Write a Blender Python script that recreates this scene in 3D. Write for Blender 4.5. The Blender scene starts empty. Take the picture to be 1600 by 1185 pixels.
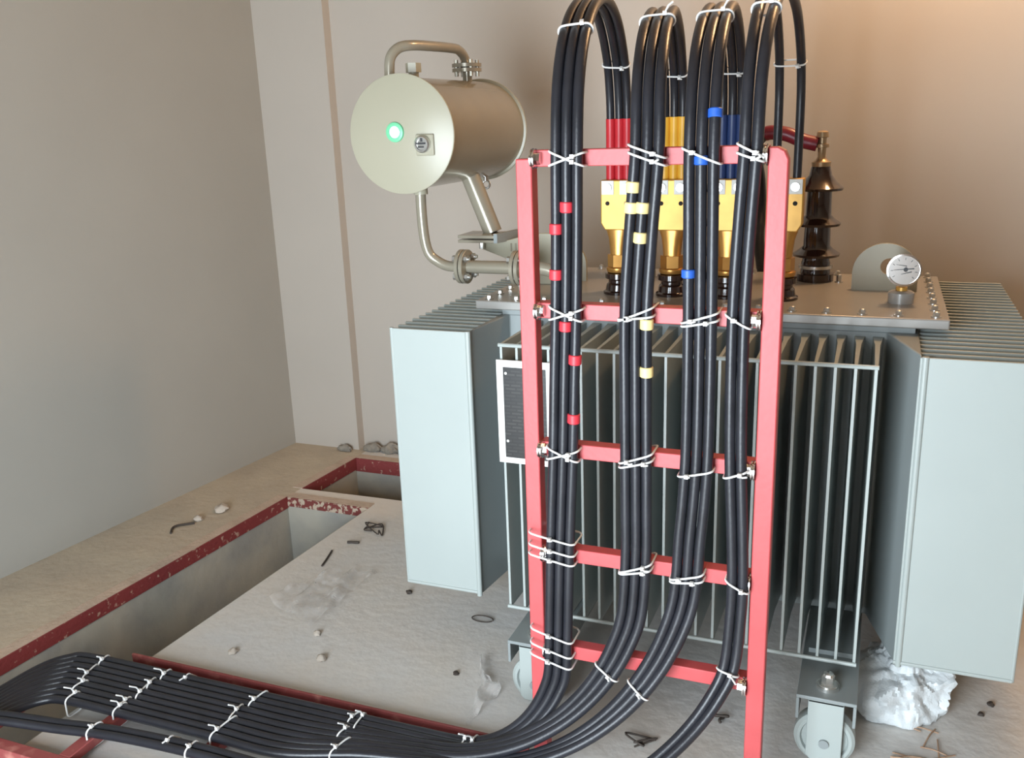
import bpy, math, random
from mathutils import Vector, Matrix, noise

random.seed(7)
scene = bpy.context.scene
COL = scene.collection

# ------------------------------------------------------------------ camera
F_PX, YAW, PITCH, ROLL = 1431.9, -0.38497, 0.27528, 0.03498
fw = Vector((math.sin(YAW) * math.cos(PITCH), math.cos(YAW) * math.cos(PITCH), -math.sin(PITCH)))
r0 = Vector((math.cos(YAW), -math.sin(YAW), 0))
d0 = fw.cross(r0)
rt = math.cos(ROLL) * r0 + math.sin(ROLL) * d0
dn = -math.sin(ROLL) * r0 + math.cos(ROLL) * d0
cam_d = bpy.data.cameras.new('camera')
cam = bpy.data.objects.new('camera', cam_d)
COL.objects.link(cam)
cam_d.sensor_fit = 'HORIZONTAL'
cam_d.sensor_width = 36
cam_d.lens = F_PX / 1600 * 36
cam_d.clip_start = 0.05
M3 = Matrix((rt, -dn, -fw)).transposed()
cam.matrix_world = Matrix.Translation((0, 0, 1.7)) @ M3.to_4x4()
scene.camera = cam

# ------------------------------------------------------------------ world / light / exposure
w = bpy.data.worlds.new('world')
scene.world = w
w.use_nodes = True
w.node_tree.nodes['Background'].inputs['Color'].default_value = (0.80, 0.91, 1.0, 1)
w.node_tree.nodes['Background'].inputs['Strength'].default_value = 1.15
scene.view_settings.view_transform = 'Standard'
scene.view_settings.look = 'None'
scene.view_settings.gamma = 1
scene.view_settings.use_curve_mapping = False
scene.view_settings.exposure = 1.25

ld = bpy.data.lights.new('doorway_daylight', 'AREA')       # daylight falling in through the open front of the room
ld.shape = 'RECTANGLE'
ld.size, ld.size_y = 1.4, 1.95
ld.energy = 80
ld.color = (0.82, 0.92, 1.0)
lo = bpy.data.objects.new('doorway_daylight', ld)
COL.objects.link(lo)
lo.location = (-1.0, -0.78, 1.0)
lo.rotation_euler = (math.radians(90), 0, 0)

# ------------------------------------------------------------------ materials
def lin(c):
    return tuple(((v / 255) / 12.92 if v / 255 <= 0.04045 else ((v / 255 + 0.055) / 1.055) ** 2.4) for v in c) + (1,)

def mat(name, rgb, rough=0.5, metal=0.0, var=0.06, scale=8.0, bump=0.0, bscale=60.0, rgb2=None, cov=0.5, soft=0.1, coat=0.0):
    """procedural paint / metal: base colour varied by noise, optional second colour in patches, fine bump"""
    m = bpy.data.materials.new(name)
    m.use_nodes = True
    nt = m.node_tree
    b = nt.nodes['Principled BSDF']
    b.inputs['Roughness'].default_value = rough
    b.inputs['Metallic'].default_value = metal
    b.inputs['Coat Weight'].default_value = coat
    tc = nt.nodes.new('ShaderNodeTexCoord')
    n = nt.nodes.new('ShaderNodeTexNoise')
    n.inputs['Scale'].default_value = scale
    n.inputs['Detail'].default_value = 6
    nt.links.new(tc.outputs['Object'], n.inputs['Vector'])
    r = nt.nodes.new('ShaderNodeValToRGB')
    e = r.color_ramp.elements
    c = lin(rgb)
    if rgb2 is None:
        e[0].position, e[1].position = 0.3, 0.7
        e[0].color = tuple(v * (1 - var) for v in c[:3]) + (1,)
        e[1].color = tuple(min(1, v * (1 + var)) for v in c[:3]) + (1,)
    else:
        e[0].position, e[1].position = cov - soft, cov + soft
        e[0].color, e[1].color = c, lin(rgb2)
    nt.links.new(n.outputs['Fac'], r.inputs['Fac'])
    nt.links.new(r.outputs['Color'], b.inputs['Base Color'])
    if bump:
        n2 = nt.nodes.new('ShaderNodeTexNoise')
        n2.inputs['Scale'].default_value = bscale
        n2.inputs['Detail'].default_value = 5
        nt.links.new(tc.outputs['Object'], n2.inputs['Vector'])
        bp = nt.nodes.new('ShaderNodeBump')
        bp.inputs['Strength'].default_value = bump
        bp.inputs['Distance'].default_value = 0.01
        nt.links.new(n2.outputs['Fac'], bp.inputs['Height'])
        nt.links.new(bp.outputs['Normal'], b.inputs['Normal'])
    return m

M = {}
M['wall'] = mat('painted_plaster', (182, 174, 164), 0.75, var=0.03, scale=1.4, bump=0.05, bscale=30)
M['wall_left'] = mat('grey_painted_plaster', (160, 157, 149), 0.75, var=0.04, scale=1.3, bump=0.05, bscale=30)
M['ceiling'] = mat('ceiling_plaster', (150, 132, 110), 0.9)
M['floor'] = mat('dusty_concrete', (208, 208, 207), 0.8, scale=2.6, rgb2=(214, 206, 195), cov=0.5, soft=0.22, bump=0.3, bscale=24)
M['floor_dusty'] = mat('sandy_concrete', (176, 164, 147), 0.9, scale=5, rgb2=(190, 178, 158), cov=0.5, soft=0.2, bump=0.45, bscale=30)
M['trench'] = mat('trench_concrete', (174, 169, 156), 0.9, scale=4, rgb2=(150, 149, 143), cov=0.52, soft=0.15, bump=0.4, bscale=18)
M['mortar'] = mat('mortar_edge', (196, 176, 160), 0.9, scale=14, rgb2=(178, 160, 142), cov=0.5, soft=0.2, bump=0.4)
M['rust_red'] = mat('worn_red_primer', (126, 50, 50), 0.7, scale=38, rgb2=(172, 140, 124), cov=0.64, soft=0.03, bump=0.3)
M['rust_worn'] = mat('flaking_red_primer', (120, 56, 52), 0.7, scale=42, rgb2=(190, 172, 152), cov=0.52, soft=0.03, bump=0.3)
M['red'] = mat('red_enamel', (186, 76, 78), 0.45, scale=9, var=0.1, bump=0.05, bscale=80)
M['red_floor'] = mat('dusty_red_enamel', (140, 68, 66), 0.6, scale=22, rgb2=(178, 116, 106), cov=0.66, soft=0.12)
M['paint'] = mat('grey_green_enamel', (160, 168, 165), 0.38, var=0.025, scale=3)
M['paint_lid'] = mat('satin_grey_enamel', (158, 156, 152), 0.3, metal=0.15, var=0.05, scale=5)
M['paint_tank'] = mat('grey_enamel', (134, 141, 141), 0.42, var=0.03, scale=4)
M['paint_drum'] = mat('beige_grey_enamel', (162, 158, 139), 0.36, var=0.02, scale=4)
M['paint_pipe'] = mat('glossy_beige_enamel', (152, 146, 130), 0.26, metal=0.3, var=0.03, scale=8, coat=0.3)
M['steel'] = mat('zinc_plated_steel', (206, 206, 202), 0.28, metal=0.9, var=0.08, scale=60)
M['chrome'] = mat('chromed_steel', (222, 222, 222), 0.15, metal=1.0)
M['brass'] = mat('yellow_passivated_brass', (200, 154, 76), 0.38, metal=0.4, var=0.12, scale=14)
M['brass_dark'] = mat('turned_brass', (196, 146, 78), 0.3, metal=0.75, var=0.1, scale=20)
M['brass_dull'] = mat('tarnished_brass', (176, 152, 120), 0.35, metal=0.7, var=0.15, scale=30)
M['porcelain'] = mat('brown_glazed_porcelain', (42, 26, 22), 0.16, var=0.2, scale=12, coat=0.6)
M['black'] = mat('black_cable_jacket', (34, 35, 41), 0.36, var=0.2, scale=16, bump=0.05, bscale=120)
M['rubber'] = mat('black_rubber', (26, 26, 28), 0.55)
M['hole'] = mat('bolt_hole', (30, 26, 22), 0.8)
M['tie'] = mat('white_nylon', (226, 226, 224), 0.4, var=0.02)
M['s_red'] = mat('red_heat_shrink', (190, 40, 50), 0.4)
M['s_yellow'] = mat('yellow_heat_shrink', (226, 172, 56), 0.4)
M['s_blue'] = mat('dark_blue_heat_shrink', (38, 58, 104), 0.4)
M['s_dark'] = mat('maroon_heat_shrink', (120, 24, 42), 0.35)
M['t_red'] = mat('red_tape', (205, 52, 64), 0.45)
M['t_cream'] = mat('cream_tape', (236, 214, 148), 0.5)
M['t_blue'] = mat('blue_tape', (40, 92, 186), 0.45)
M['white'] = mat('white_enamel', (218, 218, 214), 0.4, var=0.02)
M['dial'] = mat('dial_white', (244, 246, 246), 0.3, var=0.01)
M['ink'] = mat('black_ink', (40, 40, 44), 0.5)
M['green'] = mat('green_ring_gloss', (112, 196, 150), 0.35)
M['pale_disc'] = mat('pale_gloss', (226, 246, 252), 0.1, coat=0.5, var=0.02)
M['sack'] = mat('white_woven_plastic', (216, 222, 224), 0.45, var=0.02, bump=0.2, bscale=140)
M['twig'] = mat('dry_straw', (170, 140, 116), 0.8, scale=30, var=0.2)
M['scrap'] = mat('dark_wire_scrap', (66, 58, 52), 0.7)
M['stone'] = mat('mortar_crumb', (186, 176, 164), 0.9, bump=0.4)
M['lamp'] = mat('added_lamp_housing', (230, 228, 220), 0.4)

def plate_mat():
    m = mat('black_nameplate', (26, 25, 26), 0.35, var=0.1)
    nt = m.node_tree
    b = nt.nodes['Principled BSDF']
    tc = nt.nodes['Texture Coordinate']
    mp = nt.nodes.new('ShaderNodeMapping')
    mp.inputs['Rotation'].default_value = (math.radians(-90), 0, 0)
    nt.links.new(tc.outputs['Object'], mp.inputs['Vector'])
    br = nt.nodes.new('ShaderNodeTexBrick')
    br.inputs['Color1'].default_value = (0.011, 0.011, 0.012, 1)
    br.inputs['Color2'].default_value = (0.032, 0.03, 0.029, 1)
    br.inputs['Mortar'].default_value = (0.010, 0.010, 0.010, 1)
    br.inputs['Scale'].default_value = 1.0
    br.inputs['Brick Width'].default_value = 0.034
    br.inputs['Row Height'].default_value = 0.0105
    br.inputs['Mortar Size'].default_value = 0.0028
    br.inputs['Bias'].default_value = 0.15
    nt.links.new(mp.outputs['Vector'], br.inputs['Vector'])
    nt.links.new(br.outputs['Color'], b.inputs['Base Color'])
    return m
M['plate'] = plate_mat()

def film_mat():
    m = bpy.data.materials.new('clear_plastic_film')
    m.use_nodes = True
    nt = m.node_tree
    b = nt.nodes['Principled BSDF']
    tc = nt.nodes.new('ShaderNodeTexCoord')
    n = nt.nodes.new('ShaderNodeTexNoise')
    n.inputs['Scale'].default_value = 22
    nt.links.new(tc.outputs['Object'], n.inputs['Vector'])
    r = nt.nodes.new('ShaderNodeValToRGB')
    r.color_ramp.elements[0].position, r.color_ramp.elements[1].position = 0.4, 0.75
    r.color_ramp.elements[0].color = (0.06, 0.06, 0.06, 1)
    r.color_ramp.elements[1].color = (0.4, 0.4, 0.4, 1)
    nt.links.new(n.outputs['Fac'], r.inputs['Fac'])
    nt.links.new(r.outputs['Color'], b.inputs['Alpha'])
    b.inputs['Base Color'].default_value = (0.78, 0.76, 0.74, 1)
    b.inputs['Roughness'].default_value = 0.15
    return m
M['film'] = film_mat()

# ------------------------------------------------------------------ mesh builder
ORIGIN = {}

class MB:
    def __init__(s):
        s.v, s.f = [], []

    def add(s, vs, fs):
        o = len(s.v)
        s.v += [tuple(p) for p in vs]
        s.f += [tuple(i + o for i in f) for f in fs]
        return s

    def box(s, a, b):
        (x0, y0, z0), (x1, y1, z1) = a, b
        return s.add([(x0, y0, z0), (x1, y0, z0), (x1, y1, z0), (x0, y1, z0), (x0, y0, z1), (x1, y0, z1), (x1, y1, z1), (x0, y1, z1)],
                     [(0, 3, 2, 1), (4, 5, 6, 7), (0, 1, 5, 4), (1, 2, 6, 5), (2, 3, 7, 6), (3, 0, 4, 7)])

    def prism(s, poly, z0, z1):
        n = len(poly)
        vs = [(x, y, z0) for x, y in poly] + [(x, y, z1) for x, y in poly]
        fs = [tuple(range(n - 1, -1, -1)), tuple(range(n, 2 * n))] + [(i, (i + 1) % n, n + (i + 1) % n, n + i) for i in range(n)]
        return s.add(vs, fs)

    def prism_y(s, poly, y0, y1):
        """outline in x, z pushed along y"""
        n = len(poly)
        vs = [(x, y0, z) for x, z in poly] + [(x, y1, z) for x, z in poly]
        fs = [tuple(range(n)), tuple(range(2 * n - 1, n - 1, -1))] + [((i + 1) % n, i, n + i, n + (i + 1) % n) for i in range(n)]
        return s.add(vs, fs)

    def lathe(s, base, axis, prof, n=24):
        """prof: (distance along axis, radius)"""
        ax = Vector(axis).normalized()
        e1 = ax.orthogonal().normalized()
        e2 = ax.cross(e1)
        base = Vector(base)
        vs, fs = [], []
        for h, r in prof:
            for k in range(n):
                a = 2 * math.pi * k / n + math.pi / n
                vs.append(base + ax * h + (e1 * math.cos(a) + e2 * math.sin(a)) * r)
        m = len(prof)
        for i in range(m - 1):
            for k in range(n):
                fs.append((i * n + k, i * n + (k + 1) % n, (i + 1) * n + (k + 1) % n, (i + 1) * n + k))
        fs.append(tuple(range(n - 1, -1, -1)))
        fs.append(tuple(range((m - 1) * n, m * n)))
        return s.add(vs, fs)

    def cyl(s, p0, p1, r, n=16, r1=None):
        p0, p1 = Vector(p0), Vector(p1)
        return s.lathe(p0, p1 - p0, [(0, r), ((p1 - p0).length, r if r1 is None else r1)], n)

    def tube(s, pts, r, n=10, closed=False):
        pts = [Vector(p) for p in pts]
        m = len(pts)
        T = []
        for i in range(m):
            if closed:
                t = pts[(i + 1) % m] - pts[i - 1]
            else:
                t = pts[min(i + 1, m - 1)] - pts[max(i - 1, 0)]
            T.append(t.normalized())
        e = T[0].orthogonal().normalized()
        vs, fs = [], []
        for i in range(m):
            e = (e - T[i] * e.dot(T[i])).normalized()
            b = T[i].cross(e)
            for k in range(n):
                a = 2 * math.pi * k / n
                vs.append(pts[i] + (e * math.cos(a) + b * math.sin(a)) * r)
        for i in range(m if closed else m - 1):
            j = (i + 1) % m
            for k in range(n):
                fs.append((i * n + k, i * n + (k + 1) % n, j * n + (k + 1) % n, j * n + k))
        if not closed:
            fs.append(tuple(range(n - 1, -1, -1)))
            fs.append(tuple(range((m - 1) * n, m * n)))
        return s.add(vs, fs)

    def build(s, name, m, parent=None, bevel=0.0, angle=35, origin=None):
        o_ = Vector(origin) if origin is not None else (ORIGIN[parent] if parent is not None else None)
        if o_ is None:
            xs = [p[0] for p in s.v]; ys = [p[1] for p in s.v]; zs = [p[2] for p in s.v]
            o_ = Vector(((min(xs) + max(xs)) / 2, (min(ys) + max(ys)) / 2, min(zs)))
        me = bpy.data.meshes.new(name)
        me.from_pydata([(p[0] - o_.x, p[1] - o_.y, p[2] - o_.z) for p in s.v], [], s.f)
        me.validate()
        me.update()
        me.shade_smooth()
        me.set_sharp_from_angle(angle=math.radians(angle))
        me.materials.append(M[m])
        ob = bpy.data.objects.new(name, me)
        COL.objects.link(ob)
        if parent is None:
            ob.location = o_
        else:
            ob.parent = parent
            ob.location = o_ - ORIGIN[parent]
        ORIGIN[ob] = o_
        if bevel:
            bv = ob.modifiers.new('bevel', 'BEVEL')
            bv.width, bv.segments, bv.limit_method, bv.angle_limit = bevel, 2, 'ANGLE', math.radians(40)
        return ob

def empty(name, loc):
    o = bpy.data.objects.new(name, None)
    o.empty_display_size = 0.1
    o.location = loc
    COL.objects.link(o)
    ORIGIN[o] = Vector(loc)
    return o

def tag(o, label=None, cat=None, group=None, kind=None):
    if label: o['label'] = label
    if cat: o['category'] = cat
    if group: o['group'] = group
    if kind: o['kind'] = kind
    return o

def copy_part(src, parent, d):
    """another piece sharing mesh data, moved by d"""
    c = src.copy()
    COL.objects.link(c)
    c.parent = parent
    c.location = src.location + Vector(d)
    ORIGIN[c] = ORIGIN[src] + Vector(d)
    return c

def smooth_path(pts, per=8):
    P = [Vector(p) for p in pts]
    P = [P[0] * 2 - P[1]] + P + [P[-1] * 2 - P[-2]]
    out = []
    for i in range(1, len(P) - 2):
        a, b, c, d = P[i - 1:i + 3]
        for k in range(per):
            t = k / per
            out.append(0.5 * ((2 * b) + (c - a) * t + (2 * a - 5 * b + 4 * c - d) * t * t + (3 * b - a - 3 * c + d) * t ** 3))
    out.append(P[-2])
    return out

def hexbolt(mb, p, axis, r=0.009, h=0.012, washer=True):
    p = Vector(p); ax = Vector(axis).normalized()
    if washer:
        mb.cyl(p, p + ax * 0.003, r * 1.45, 14)
    mb.cyl(p, p + ax * h, r, 6)
    mb.lathe(p, ax, [(h, r * 0.9), (h + r * 0.35, r * 0.75), (h + r * 0.55, r * 0.35)], 8)

# ------------------------------------------------------------------ the room
def tl(y): return -2.82 + 0.08 * y          # left lip of the long trench
def tr(y): return -2.302 + 0.06 * y         # right lip of the long trench
def wl(y): return -3.472 + 0.1268 * y       # left wall
ZT = -0.55
YN, YF, XR = -0.85, 4.10, 3.8

def slab(polys):
    mb = MB()
    for p in polys:
        mb.prism(p, ZT, 0.0)
    return mb
fl = slab([[(tr(YN), YN), (XR, YN), (XR, 3.50), (-0.9, 3.50), (tr(3.37), 3.49), (tr(3.37), 3.37)],
           [(-0.9, 3.50), (XR, 3.50), (XR, 3.93), (-0.9, 3.93)],
           [(tl(3.93), 3.93), (XR, 3.93), (XR, 4.3), (tl(3.93), 4.3)],
           [(tl(3.37), 3.37), (tr(3.37), 3.37), (tr(3.37), 3.49), (tl(3.48), 3.48)]]).build('floor', 'floor')
tag(fl, 'light grey dusty concrete floor around the transformer', kind='structure')
fs = slab([[(wl(YN) - 0.2, YN), (tl(YN), YN), (tl(3.93), 3.93), (tl(3.93), 4.3), (wl(4.3) - 0.2, 4.3)]]).build('floor', 'floor_dusty')
tag(fs, 'sandy floor strip between the left wall and the trench', kind='structure')
tb = MB().box((-3.4, YN, ZT - 0.1), (XR, 4.3, ZT)).build('trench_bottom', 'trench')
tag(tb, 'grey concrete bottom of the cable trenches', kind='structure')
# trench side facing (concrete lining visible below the angle irons)
def lining(name, pts, label, z1=-0.001, t=0.004):
    mb = MB()
    for (a, b, n) in pts:
        a, b, n = Vector((*a, 0)), Vector((*b, 0)), Vector((*n, 0))
        q = [a, b, b + n * t, a + n * t]
        mb.prism([(p.x, p.y) for p in q], ZT, z1)
    return tag(mb.build(name, 'trench'), label, kind='structure')
lining('trench_wall', [((tl(YN), YN), (tl(3.37), 3.37), (1, 0)), ((tl(3.37), 3.37), (tr(3.37), 3.37), (0, -1)), ((tr(YN), YN), (tr(3.37), 3.37), (-1, 0))], 'grey concrete sides of the long cable trench')
lining('trench_wall', [((tl(3.48), 3.48), (tl(3.93), 3.93), (1, 0)), ((tl(3.93), 3.93), (-0.9, 3.93), (0, -1)), ((-0.9, 3.5), (-0.9, 3.93), (-1, 0)), ((tl(3.48), 3.48), (-0.9, 3.50), (0, 1))], 'grey concrete sides of the short trench behind the transformer')

def angle_iron(name, a, b, n, m, label, h=0.052):
    """angle iron cast into a trench lip: a worn red leg down the side and a dusty leg level with the floor"""
    a, b, n = Vector((*a, 0)), Vector((*b, 0)), Vector((*n, 0))
    q = [a + n * 0.004, b + n * 0.004, b + n * 0.011, a + n * 0.011]
    mb = MB().prism([(p.x, p.y) for p in q], -h, 0.003)
    o = tag(mb.build(name, m), label, kind='structure')
    q = [a - n * 0.05, b - n * 0.05, b + n * 0.004, a + n * 0.004]
    MB().prism([(p.x, p.y) for p in q], -0.002, 0.0035).build('top_leg', 'mortar', o)
    return o
angle_iron('trim_1', (tl(-0.8), -0.8), (tl(3.37), 3.37), (1, 0), 'rust_red', 'worn red angle iron along the left lip of the long trench')
angle_iron('trim_2', (tl(3.37), 3.37), (tr(3.37), 3.37), (0, -1), 'rust_worn', 'flaking red angle iron across the far end of the long trench', 0.042)
angle_iron('trim_3', (tl(3.48), 3.48), (tl(3.93), 3.93), (1, 0), 'rust_red', 'dark red angle iron on the left lip of the short trench', 0.06)
angle_iron('trim_4', (tl(3.93), 3.93), (-1.0, 3.93), (0, -1), 'rust_red', 'red angle iron along the far lip of the short trench', 0.07)

ZC = 3.3
wb = MB().box((-2.55, YF, ZT), (XR, YF + 0.2, ZC)).build('wall_back', 'wall')
tag(wb, 'beige painted plaster wall behind the transformer', kind='structure')
cb = MB().prism([(wl(4.045) - 0.1, 4.045), (-2.552, 4.045), (-2.548, YF), (-2.548, YF + 0.2), (wl(4.3) - 0.1, YF + 0.2)], ZT, ZC).build('wall_back_pier', 'wall')
tag(cb, 'shallow corner pier standing proud of the back wall', kind='structure')
wlft = MB().prism([(wl(YN) - 0.2, YN), (wl(YN), YN), (wl(4.2), 4.2), (wl(4.2) - 0.2, 4.2)], ZT, ZC).build('wall_left', 'wall_left')
tag(wlft, 'grey painted plaster wall on the left', kind='structure')
wr = MB().box((XR, YN, ZT), (XR + 0.2, YF + 0.2, ZC)).build('wall_right', 'wall')
tag(wr, 'beige painted plaster wall on the right', kind='structure')
wf = MB()
wf.box((wl(YN) - 0.2, YN - 0.2, ZT), (-1.75, YN, ZC)).box((-0.25, YN - 0.2, ZT), (XR + 0.2, YN, ZC)).box((-1.75, YN - 0.2, 2.05), (-0.25, YN, ZC)).box((-1.75, YN - 0.2, ZT), (-0.25, YN, 0))
tag(wf.build('wall_front', 'wall'), 'plastered front wall with a wide door opening behind the viewer', kind='structure')
ce = MB().box((wl(YN) - 0.2, YN, ZC), (XR + 0.2, YF + 0.2, ZC + 0.1)).build('ceiling', 'ceiling')
tag(ce, 'warm white ceiling', kind='structure')
# small plaster lumps at the foot of the back wall
def lump(mb, c, r, seed, sx=1, sy=1, sz=1, n=7):
    vs, fs = [], []
    for i in range(n + 1):
        th = math.pi * i / n
        for k in range(2 * n):
            ph = math.pi * k / n
            d = Vector((math.sin(th) * math.cos(ph), math.sin(th) * math.sin(ph), math.cos(th)))
            q = 1 + 0.45 * noise.noise(d * 1.6 + Vector((seed * 3.1, seed, 0)))
            vs.append((c[0] + d.x * r * sx * q, c[1] + d.y * r * sy * q, max(0.0005, c[2] + d.z * r * sz * q)))
    for i in range(n):
        for k in range(2 * n):
            fs.append((i * 2 * n + k, (i + 1) * 2 * n + k, (i + 1) * 2 * n + (k + 1) % (2 * n), i * 2 * n + (k + 1) % (2 * n)))
    mb.add(vs, fs)

# unseen lamp added under the ceiling to warm the upper walls
lamp = empty('added_unseen_lamp', (0.3, 3.45, ZC))
tag(lamp, 'unseen round lamp added under the ceiling to warm the upper back wall', 'lamp')
MB().lathe((0.3, 3.45, ZC), (0, 0, -1), [(0, 0.09), (0.03, 0.09), (0.04, 0.08)], 24).build('added_lamp_base', 'lamp', lamp)
def emis(name, rgb, st):
    m = bpy.data.materials.new(name); m.use_nodes = True
    b = m.node_tree.nodes['Principled BSDF']
    b.inputs['Emission Color'].default_value = (*rgb, 1); b.inputs['Emission Strength'].default_value = st
    M[name] = m
emis('added_warm_glow', (1.0, 0.7, 0.42), 10)
MB().lathe((0.3, 3.45, ZC - 0.04), (0, 0, -1), [(0, 0.05), (0.03, 0.075), (0.07, 0.08), (0.12, 0.06), (0.14, 0.02)], 24).build('added_bulb', 'added_warm_glow', lamp)
pl = bpy.data.lights.new('added_warm_light', 'POINT'); pl.energy = 30; pl.color = (1.0, 0.6, 0.3); pl.shadow_soft_size = 0.12
po = bpy.data.objects.new('added_warm_light', pl); COL.objects.link(po); po.parent = lamp; po.location = (0, 0, -0.3)

# ------------------------------------------------------------------ transformer
T = empty('power_transformer', (-0.49, 2.97, 0))
tag(T, 'large grey-green oil transformer with cooling fins behind the red cable rack', 'transformer')
TX0, TX1, TY0, TY1 = -1.108, 0.12, 2.41, 3.52
ZL = 1.15
MB().prism([(TX0, TY0), (-1.078, 2.66), (0.04, 2.66), (TX1, TY0), (TX1, TY1), (TX0, TY1)], 0.235, 1.105).build('tank', 'paint_tank', T, 0.004)
MB().box((-1.10, 2.655, 1.105), (0.11, 3.32, 1.122)).build('tank_flange', 'paint_tank', T)
lid = MB().box((-1.185, 2.635, 1.122), (0.192, 3.345, ZL)).build('lid', 'paint_lid', T, 0.004)
tag(lid, 'thick grey lid plate with bolted edge')

# front cooling fins: hollow wedges welded to the front wall
fin_x0, fin_n, fin_p = -0.978, 22, 0.0474
def fin_mesh():
    mb = MB()
    y0, y1 = 2.337, 2.662
    sec = [(y0, 0.0035), (y0 + 0.012, 0.004), (y1 - 0.1, 0.0065), (y1, 0.014)]
    left = [(-t, y) for y, t in sec]; right = [(t, y) for y, t in reversed(sec)]
    mb.prism([(x + fin_x0, y) for x, y in left[::-1] + right[::-1]], 0.256, 1.09)
    return mb
f0 = fin_mesh().build('cooling_fin', 'paint', T)
for k in range(1, fin_n):
    copy_part(f0, T, (fin_p * k, 0, 0))
xr = fin_x0 + fin_p * (fin_n - 1)
for z in (1.087, 0.258):
    MB().cyl((fin_x0 - 0.006, 2.334, z), (xr + 0.006, 2.334, z), 0.0058, 10).build('fin_tie_bar', 'paint', T)

# side radiators
def side_fin(x0, x1, inner, t=0.0048):
    mb = MB()
    mb.box((x0, 2.405 - t, 0.245), (x1, 2.405 + t, 1.102))
    return mb
for x0, x1, ex in ((0.116, 0.403, 0.135), (-1.366, -1.104, -1.118)):
    s0 = side_fin(x0, x1, ex).build('side_cooling_fin', 'paint', T, 0.002)
    for k in range(1, 25):
        copy_part(s0, T, (0, 0.0466 * k, 0))
    e0 = (x0 if ex > 0 else x1)
    MB().cyl((ex - 0.006 if ex > 0 else ex + 0.008, 2.402, 0.236), (ex - 0.006 if ex > 0 else ex + 0.008, 2.402, 1.104), 0.0085, 12).build('corner_seam', 'paint', T)
    xo = x1 if ex > 0 else x0
    MB().cyl((xo, 2.405, 0.243), (xo, 2.405, 1.103), 0.006, 10).build('fin_edge_seam', 'paint', T)
    MB().cyl((x0, 2.402, 0.247), (x1, 2.402, 0.247), 0.006, 10).build('fin_bottom_seam', 'paint', T)

# lid bolts
b0m = MB(); hexbolt(b0m, (-1.15, 2.668, ZL), (0, 0, 1), 0.0095, 0.011)
b0 = b0m.build('lid_bolt', 'steel', T)
pos = [(-1.15 + 0.0935 * i, 2.668) for i in range(1, 15)] + [(-1.15 + 0.0935 * i, 3.312) for i in range(0, 15)]
pos += [(x, 2.668 + 0.092 * j) for x in (-1.15, 0.159) for j in range(1, 7)]
for x, y in pos:
    copy_part(b0, T, (x + 1.15, y - 2.668, 0))

# lifting lugs on the lid
def lifting_lug(cx, label=None):
    R, n = 0.088, 20
    out = [(cx + 0.095, ZL), (cx + 0.095, ZL + 0.06)]
    out = [(cx - 0.095, ZL), (cx + 0.095, ZL), (cx + 0.095, ZL + 0.055)]
    for k in range(1, n):
        a = math.pi * k / n
        out.append((cx + 0.095 * math.cos(a), ZL + 0.055 + 0.092 * math.sin(a)))
    out.append((cx - 0.095, ZL + 0.055))
    # plate with a round hole: strips of quads between the outline and the hole
    hole = (cx + 0.012, ZL + 0.075); hr = 0.026
    pts = []
    for a_, b_ in zip(out, out[1:] + out[:1]):
        for s in range(4):
            pts.append((a_[0] + (b_[0] - a_[0]) * s / 4, a_[1] + (b_[1] - a_[1]) * s / 4))
    m = len(pts)
    inn = []
    for p in pts:
        d = Vector((p[0] - hole[0], p[1] - hole[1])).normalized()
        inn.append((hole[0] + d.x * hr, hole[1] + d.y * hr))
    y0, y1 = 3.044, 3.058
    vs = [(x, y0, z) for x, z in pts] + [(x, y0, z) for x, z in inn] + [(x, y1, z) for x, z in pts] + [(x, y1, z) for x, z in inn]
    f = []
    for i in range(m):
        j = (i + 1) % m
        f += [(i, j, m + j, m + i), (2 * m + j, 2 * m + i, 3 * m + i, 3 * m + j), (j, i, 2 * m + i, 2 * m + j), (m + i, m + j, 3 * m + j, 3 * m + i)]
    return MB().add(vs, f).build('lifting_lug', 'paint_drum', T)
lifting_lug(0.025)
lifting_lug(-1.035)

# pressure gauge on the lid
g = MB().lathe((0.072, 2.86, ZL), (0, 0, 1), [(0, 0.036), (0.03, 0.036), (0.034, 0.03), (0.036, 0.018)], 24).build('gauge_pot', 'paint_lid', T)
GZ = 1.25
gy = 2.84
gb = MB().lathe((0.074, gy + 0.022, GZ), (0, -1, 0), [(0, 0.036), (0.004, 0.043), (0.028, 0.0445), (0.034, 0.047), (0.040, 0.047), (0.041, 0.042), (0.036, 0.0415)], 36).build('pressure_gauge', 'chrome', T)
MB().lathe((0.074, gy - 0.0125, GZ), (0, -1, 0), [(0, 0.0418), (0.001, 0.0418)], 36).build('dial', 'dial', gb)
dm = MB()
fy = gy - 0.0142
for k in range(9):
    a = math.radians(215 - 32 * k)
    c, s_ = math.cos(a), math.sin(a)
    p0, p1 = Vector((0.074 + 0.029 * c, fy, GZ + 0.029 * s_)), Vector((0.074 + 0.036 * c, fy, GZ + 0.036 * s_))
    n_ = Vector((-s_, 0, c)) * 0.0007
    dm.add([p0 - n_, p1 - n_, p1 + n_, p0 + n_], [(0, 1, 2, 3)])
dm.build('dial_marks', 'ink', gb)
nd = MB()
for (x0, z0, x1, z1, wd) in ((0.026, 0.005, -0.028, 0.0, 0.0016), (0.006, 0.012, -0.022, 0.016, 0.001), (0.02, -0.004, -0.008, -0.012, 0.0015)):
    p0, p1 = Vector((0.074 + x0, fy - 0.001, GZ + z0)), Vector((0.074 + x1, fy - 0.001, GZ + z1))
    n_ = (p1 - p0).cross(Vector((0, 1, 0))).normalized() * wd
    nd.add([p0 - n_, p1 - n_ * 0.3, p1 + n_ * 0.3, p0 + n_], [(0, 1, 2, 3)])
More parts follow.
